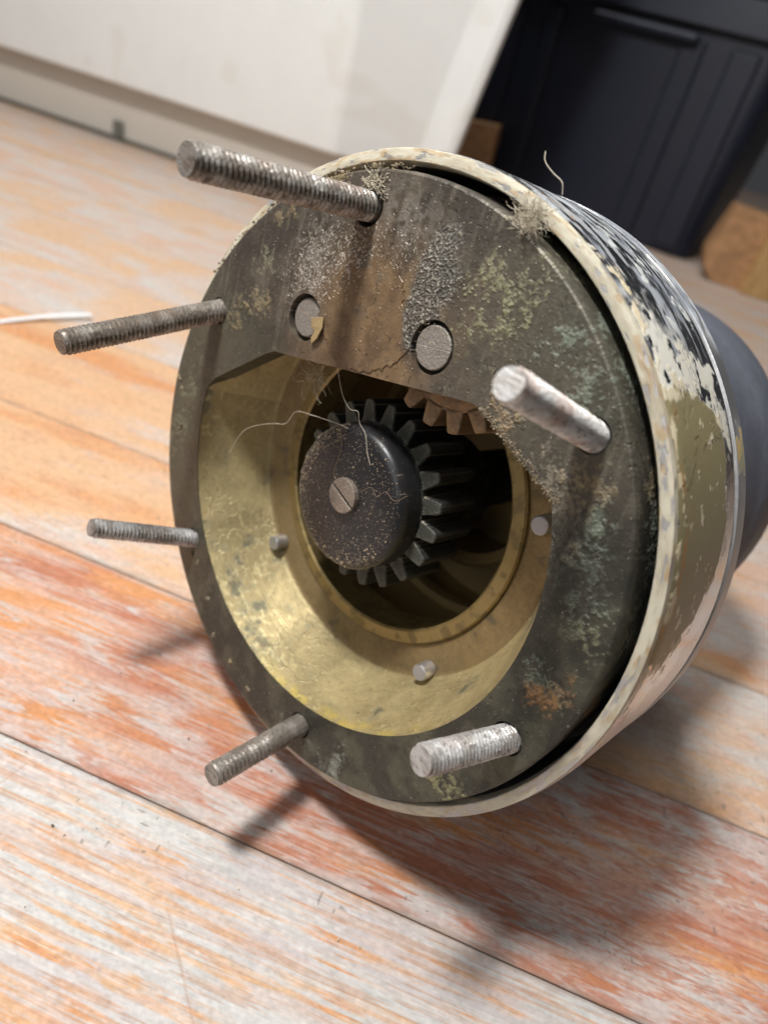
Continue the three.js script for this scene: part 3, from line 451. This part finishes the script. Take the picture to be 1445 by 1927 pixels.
wisp('hair', 'wavy brown hair lying on the black cap right of its slotted screw', 'hair', [[0.05, 0.055, -0.046], [0.09, 0.10, -0.046], [0.12, 0.085, -0.047], [0.146, 0.12, -0.046], [0.19, 0.115, -0.047], [0.225, 0.157, -0.05]], 0.0007, darkHair);
wisp('hair', 'curly fibre hanging below left of the black cap over the brass seat ring', 'hair', [[-0.255, -0.09, -0.10], [-0.275, -0.15, -0.16], [-0.262, -0.20, -0.2], [-0.297, -0.265, -0.22], [-0.285, -0.32, -0.24], [-0.235, -0.365, -0.25], [-0.22, -0.33, -0.25]], 0.0008, darkHair);
wisp('fibre', 'short frayed fibre standing on top of the housing ring before the dark tote', 'fibre', [[0.245, 1.075, -0.11], [0.235, 1.10, -0.10], [0.205, 1.112, -0.09], [0.175, 1.13, -0.08], [0.165, 1.15, -0.08]], 0.0016, hairM);
{
  const mk = (name, label, cx, cy, cz, n, spread, rad) => {
    const g = [];
    for (let i = 0; i < n; i++) { const a = rr(0, 6.28), p = [cx + rr(-1, 1) * spread * 0.6, cy + rr(-1, 1) * spread * 0.35, cz + rr(-0.3, 0.5) * spread * 0.5], pts = [[...p]]; let d = a; for (let k = 0; k < 5; k++) { d += rr(-0.9, 0.9); p[0] += Math.cos(d) * spread * 0.17; p[1] += Math.sin(d) * spread * 0.15; p[2] += rr(-0.12, 0.12) * spread; pts.push([...p]); } g.push(tube(pts, rad * rr(0.35, 1.5), 10, 4)); }
    const q = mergeGeometries(g); q.translate(-cx, -cy, -cz); q.scale(S, S, S); q.applyQuaternion(quat);
    const m = new THREE.Mesh(q, std('lint', 0.52, 0.465, 0.355, { roughness: 0.9 })); m.name = numbered(name); m.position.copy(toWorld(cx, cy, cz)); m.castShadow = true; m.userData = { label, category: 'lint' }; scene.add(m);
  };
  mk('lint_tuft', 'pale fluffy lint caught in the gap between flange and housing ring', 0.262, 1.0, 0.006, 210, 0.058, 0.0007);
  mk('lint_tuft', 'small tan dust clump at the foot of the longest stud', -0.272, 0.917, 0.006, 90, 0.045, 0.0012);
  mk('lint_tuft', 'grey cobweb lint under the cover plate, upper left of the gears', -0.33, 0.27, -0.09, 26, 0.09, 0.0008);
}

// ---------------------------------------------------------------- what stands behind
// white cabinet: rounded front, side and flange, raised over a set-back plinth
{
  const cab = thing('white_cabinet', 'white cabinet with rounded corner raised on a plinth against the back', 'cabinet', [-6, 0, -8.4]);
  const yaw = 0.052;
  const prof = (dx) => {                                   // plan outline at the right, left end far off
    const s = [[-10, -6], [-10, 0]];
    const corner = [-2.82 + dx * 0.1, 0.30], r = 0.3; s.push([corner[0] - r, 0.0 + 0.30]); s[1] = [-10, 0.30];
    for (let k = 1; k <= 8; k++) { const a = Math.PI / 2 - k / 8 * (Math.PI / 2 - 0.75); s.push([corner[0] - r + r * Math.cos(a), 0.30 - r + r * Math.sin(a)]); }
s.push([3.86 - 6 + dx, -0.36], [3.94 - 6 + dx, -0.40], [4.02 - 6 + dx, -0.38], [4.34 - 6 + dx, -0.36], [4.42 - 6 + dx, -0.40], [4.44 - 6 + dx, -0.5], [4.0 - 6 + dx, -0.62], [3.6 - 6 + dx, -3.5]);
    return s;
  };
  const yb = 0.82, yt = 6.5, A = prof(0), B = prof((yt - yb) * 0.154), p = [], n = A.length, rows = [[yb + 0.10, A, 0], [yt, B, 0]];
  const bot = A.map(([x, z]) => [x, z - 0.06]);
  const g = new THREE.BufferGeometry(), idx = [];
  const levels = [[yb, bot], [yb + 0.03, A.map(([x, z]) => [x, z - 0.015])], [yb + 0.08, A], [yt, B]];
  levels.forEach(([y, q]) => q.forEach(([x, z]) => p.push(x + 6, y, z + 0.05)));
  for (let l = 0; l < levels.length - 1; l++) for (let i = 0; i < n; i++) { const a = l * n + i, b = l * n + (i + 1) % n; idx.push(a, b, a + n, b, b + n, a + n); }
  g.setAttribute('position', new THREE.Float32BufferAttribute(p, 3)); g.setIndex(idx);
  const tris = THREE.ShapeUtils.triangulateShape(bot.map((q) => new THREE.Vector2(...q)), []); for (const t of tris) { idx.push(t[0], t[1], t[2]); } g.setIndex(idx);
  const gg = toCreasedNormals(g, 0.5); gg.rotateY(yaw * -1);
  const pp = gg.attributes.position, uv = []; for (let i = 0; i < pp.count; i++) uv.push((pp.getX(i) + pp.getZ(i)) * 0.12, pp.getY(i) * 0.12); gg.setAttribute('uv', new THREE.Float32BufferAttribute(uv, 2));
  const wt = texMat(textures(512, 512, (u, v) => { const n = fbm(u * 26, v * 26, 3100, 4), st = sst(0.70, 0.78, fbm(u * 16, v * 12, 3110, 3)); return { c: mix3([0.86, 0.885, 0.88], [0.76, 0.75, 0.68], st * 0.35).map((k) => k * (0.97 + 0.05 * n)), h: n, r: 0.4 }; }), 0.0002, { name: 'white enamel' });
  mesh('body', gg, wt, cab);
  const pl = new THREE.BoxGeometry(7.0, 0.86, 0.3).translate(-0.4, 0.43, -0.20).rotateY(-yaw);
  mesh('plinth', pl, std('grey white plinth paint', 0.60, 0.56, 0.50, { roughness: 0.7 }), cab);
  const bt = new THREE.BoxGeometry(7.0, 0.06, 0.03).translate(-0.4, 0.031, -0.03).rotateY(-yaw);
  mesh('plinth_gap_strip', bt, std('gap strip tone', 0.12, 0.11, 0.09, { roughness: 0.9 }), cab);  // dark strip painted where the shaded gap under the plinth shows
  mesh('plinth_clip', new RoundedBoxGeometry(0.16, 0.24, 0.06, 2, 0.02).translate(-0.65, 0.17, -0.02), std('dark clip', 0.15, 0.15, 0.13, { roughness: 0.8 }), cab);
}
// dark blue storage tote
{
  const tote = thing('storage_tote', 'dark navy plastic storage tote with ribbed side behind the gearbox', 'tote', [0.2, 0, -15.4]);
  tote.rotation.y = -0.27;
  const M = std('navy plastic', 0.0085, 0.0135, 0.030, { roughness: 0.45 });
  const rounded = (hx, hz, r) => { const o = []; for (const [sx, sz, a0] of [[1, 1, 0], [-1, 1, 1], [-1, -1, 2], [1, -1, 3]]) for (let k = 0; k <= 6; k++) { const a = (a0 + k / 6) * Math.PI / 2; o.push([sx * (hx - r) + r * Math.cos(a), sz * (hz - r) + r * Math.sin(a)]); } return o; };
  const loft = (lv) => { const p = [], idx = [], n = lv[0][1].length; lv.forEach(([y, q]) => q.forEach(([x, z]) => p.push(x, y, z))); for (let l = 0; l < lv.length - 1; l++) for (let i = 0; i < n; i++) { const a = l * n + i, b = l * n + (i + 1) % n; idx.push(a, a + n, b, b, a + n, b + n); } const g = new THREE.BufferGeometry(); g.setAttribute('position', new THREE.Float32BufferAttribute(p, 3)); g.setIndex(idx); return toCreasedNormals(g, 0.5); };
  const H = 3.55;
  mesh('tub', loft([[0.0, rounded(2.75, 1.45, 0.3)], [0.08, rounded(2.85, 1.55, 0.35)], [H, rounded(3.05, 1.75, 0.35)], [H, rounded(2.9, 1.6, 0.3)], [0.2, rounded(2.7, 1.4, 0.3)]]), M, tote);
  mesh('rim', loft([[H - 0.02, rounded(3.06, 1.76, 0.35)], [H - 0.02, rounded(3.32, 2.02, 0.4)], [H + 0.45, rounded(3.34, 2.04, 0.4)], [H + 0.5, rounded(3.28, 1.98, 0.4)], [H + 0.5, rounded(2.9, 1.6, 0.3)]]), M, tote);
  mesh('lid', loft([[H + 0.505, rounded(3.35, 2.05, 0.4)], [H + 0.72, rounded(3.35, 2.05, 0.4)], [H + 0.78, rounded(3.25, 1.95, 0.4)], [H + 0.78, rounded(0.1, 0.1, 0.05)]]), M, tote);
  const rib = (x, w) => { const g = new RoundedBoxGeometry(w, 3.2, 0.12, 2, 0.05); g.rotateX(0.055); g.translate(x, 1.75, 1.67); return mesh('rib', g, M, tote); };
  rib(-1.95, 0.35); rib(-1.15, 0.3); rib(1.45, 0.42); rib(2.35, 0.5);
  mesh('handle', new RoundedBoxGeometry(1.9, 0.13, 0.2, 2, 0.06).translate(0.6, H - 0.22, 2.0), M, tote);
}
// timber offcuts
const woodT = textures(256, 256, (u, v) => { const g = fbm(u * 5, v * 46, 3300, 4), n = fbm(u * 9, v * 9, 3310, 3); return { c: mix3([0.52, 0.29, 0.14], [0.34, 0.19, 0.09], sst(0.35, 0.7, g * 0.6 + n * 0.4)), h: g, r: 0.7 }; });
const pineT = textures(256, 256, (u, v) => { const g = fbm(u * 40, v * 4, 3350, 4); return { c: mix3([0.56, 0.36, 0.15], [0.42, 0.25, 0.09], sst(0.35, 0.7, g)), h: g, r: 0.65 }; });
const woodM = texMat(woodT, 0.0004, { name: 'old brown timber' }), pineM = texMat(pineT, 0.0003, { name: 'yellow pine' });
{
  const t = thing('timber_block', 'brown timber block with a rounded lower corner beside the dark tote', 'wood block', [3.25, 0, -12.4]);
  const s = new THREE.Shape(); s.moveTo(-0.28, 0.0); s.lineTo(0.55, 0.0); s.lineTo(0.6, 1.15); s.lineTo(-0.42, 1.2); s.lineTo(-0.56, 0.45); s.quadraticCurveTo(-0.54, 0.16, -0.28, 0.0);
  mesh('block', new THREE.ExtrudeGeometry(s, { depth: 0.7, bevelEnabled: true, bevelSize: 0.03, bevelThickness: 0.03, bevelSegments: 2 }).translate(0, 0.03, -0.4), woodM, t);
  const q = thing('pine_board', 'yellow pine board standing at the right edge before the brown block', 'board', [4.1, 0, -12.0]);
  const s2 = new THREE.Shape(); s2.moveTo(-0.62, 0.0); s2.lineTo(0.7, 0.0); s2.lineTo(0.7, 2.6); s2.lineTo(-0.62, 1.9); s2.closePath();
  mesh('board', new THREE.ExtrudeGeometry(s2, { depth: 0.22, bevelEnabled: true, bevelSize: 0.02, bevelThickness: 0.02, bevelSegments: 2 }).translate(0, 0.02, -0.1).rotateZ(0.0), pineM, q);
  const c = thing('timber_offcut', 'small brown timber offcut between the white cabinet and the dark tote', 'wood block', [-2.0, 0, -14.2]);
  const s3 = new THREE.Shape(); s3.moveTo(-0.45, 0); s3.lineTo(0.25, 0); s3.lineTo(0.2, 1.2); s3.lineTo(-0.42, 1.15); s3.closePath();
  mesh('block', new THREE.ExtrudeGeometry(s3, { depth: 0.4, bevelEnabled: true, bevelSize: 0.02, bevelThickness: 0.02, bevelSegments: 1 }).translate(0, 0.02, 0), woodM, c);
}
// paper strip on the floor at the left
{
  const pts = [], n = 12, g = new THREE.PlaneGeometry(1.0, 0.05, n, 2); const p = g.attributes.position; for (let i = 0; i < p.count; i++) p.setZ(i, 0.02 + 0.02 * Math.sin(p.getX(i) * 5) + 0.05 * Math.max(0, p.getY(i)));
  g.rotateX(-Math.PI / 2); g.rotateY(0.95); g.computeVertexNormals();
  const m = mesh('paper_strip', g, std('white paper', 0.80, 0.82, 0.84, { roughness: 0.8, side: THREE.DoubleSide }), scene); m.position.copy(V(-3.25, 0.01, -2.35)); m.userData = { label: 'narrow white paper strip lying on the planks at the left edge', category: 'paper' };
}
// specks of debris on the boards
{
  const geo = new THREE.IcosahedronGeometry(1, 0), n = 110, im = new THREE.InstancedMesh(geo, std('floor crumbs', 0.3, 0.26, 0.2, { roughness: 0.9 }), n); im.name = 'floor_crumbs'; im.userData = { kind: 'stuff', label: 'scattered dust crumbs on the planks', category: 'crumbs' };
  const M = new THREE.Matrix4(), q = new THREE.Quaternion(), col = new THREE.Color();
  for (let i = 0; i < n; i++) { const s = rr(0.0015, 0.006); q.setFromEuler(new THREE.Euler(rr(0, 6), rr(0, 6), rr(0, 6))); M.compose(V(rr(-2.2, 2.4), s * 0.6, rr(-1.6, 1.4)), q, new THREE.Vector3(s * rr(0.6, 2), s, s).multiplyScalar(S)); im.setMatrixAt(i, M); const k = rnd(); k < 0.35 ? col.setRGB(0.5, 0.45, 0.4) : k < 0.9 ? col.setRGB(1.8, 1.75, 1.6) : col.setRGB(2, 1.5, 0.5); im.setColorAt(i, col); }
  scene.add(im);
}
// ---------------------------------------------------------------- the bulb and the panels of the added fill lights, out of the frame
{
  const cp = thing('ceiling_fill_panel', 'added flat fill panel high over the white cabinet, out of the picture', 'lamp', [0, 0, 0]);
  cp.position.copy(overFillAt); cp.position.y += 0.012;
  const cm = new THREE.Mesh(new THREE.BoxGeometry(1.2, 0.02, 1.0), std('overhead fill glow', 0.8, 0.8, 0.8, { emissive: new THREE.Color(1, 0.985, 0.96), emissiveIntensity: 0.5 })); cm.name = 'fill_diffuser'; cp.add(cm);
  const panel = thing('fill_panel', 'large added fill panel behind the photographer, out of the picture', 'window', [0, 0, 0]);
  panel.position.copy(fillAt); panel.lookAt(fillTo); panel.translateZ(-0.01);
  const pm = new THREE.Mesh(new THREE.BoxGeometry(1.5, 1.1, 0.01), std('fill glow', 0.8, 0.8, 0.8, { emissive: new THREE.Color(0.96, 0.985, 1), emissiveIntensity: 0.4 })); pm.name = 'fill_surface'; panel.add(pm);
  const bulb = thing('lamp_bulb', 'bare round lamp bulb hanging above the gearbox, out of the picture', 'lamp', [-2.35, 8.6, 1.05]);
  const m = new THREE.Mesh(new THREE.SphereGeometry(0.057, 24, 16), std('lamp glass', 1, 1, 1, { emissive: new THREE.Color(1, 0.96, 0.9), emissiveIntensity: 4 })); m.name = 'globe'; bulb.add(m);
  const c = new THREE.Mesh(new THREE.CylinderGeometry(0.016, 0.016, 0.06, 16).translate(0, 0.078, 0), std('lamp socket', 0.05, 0.05, 0.05)); c.position.y = 0.014; c.name = 'socket'; bulb.add(c);
}
renderer.render(scene, camera);
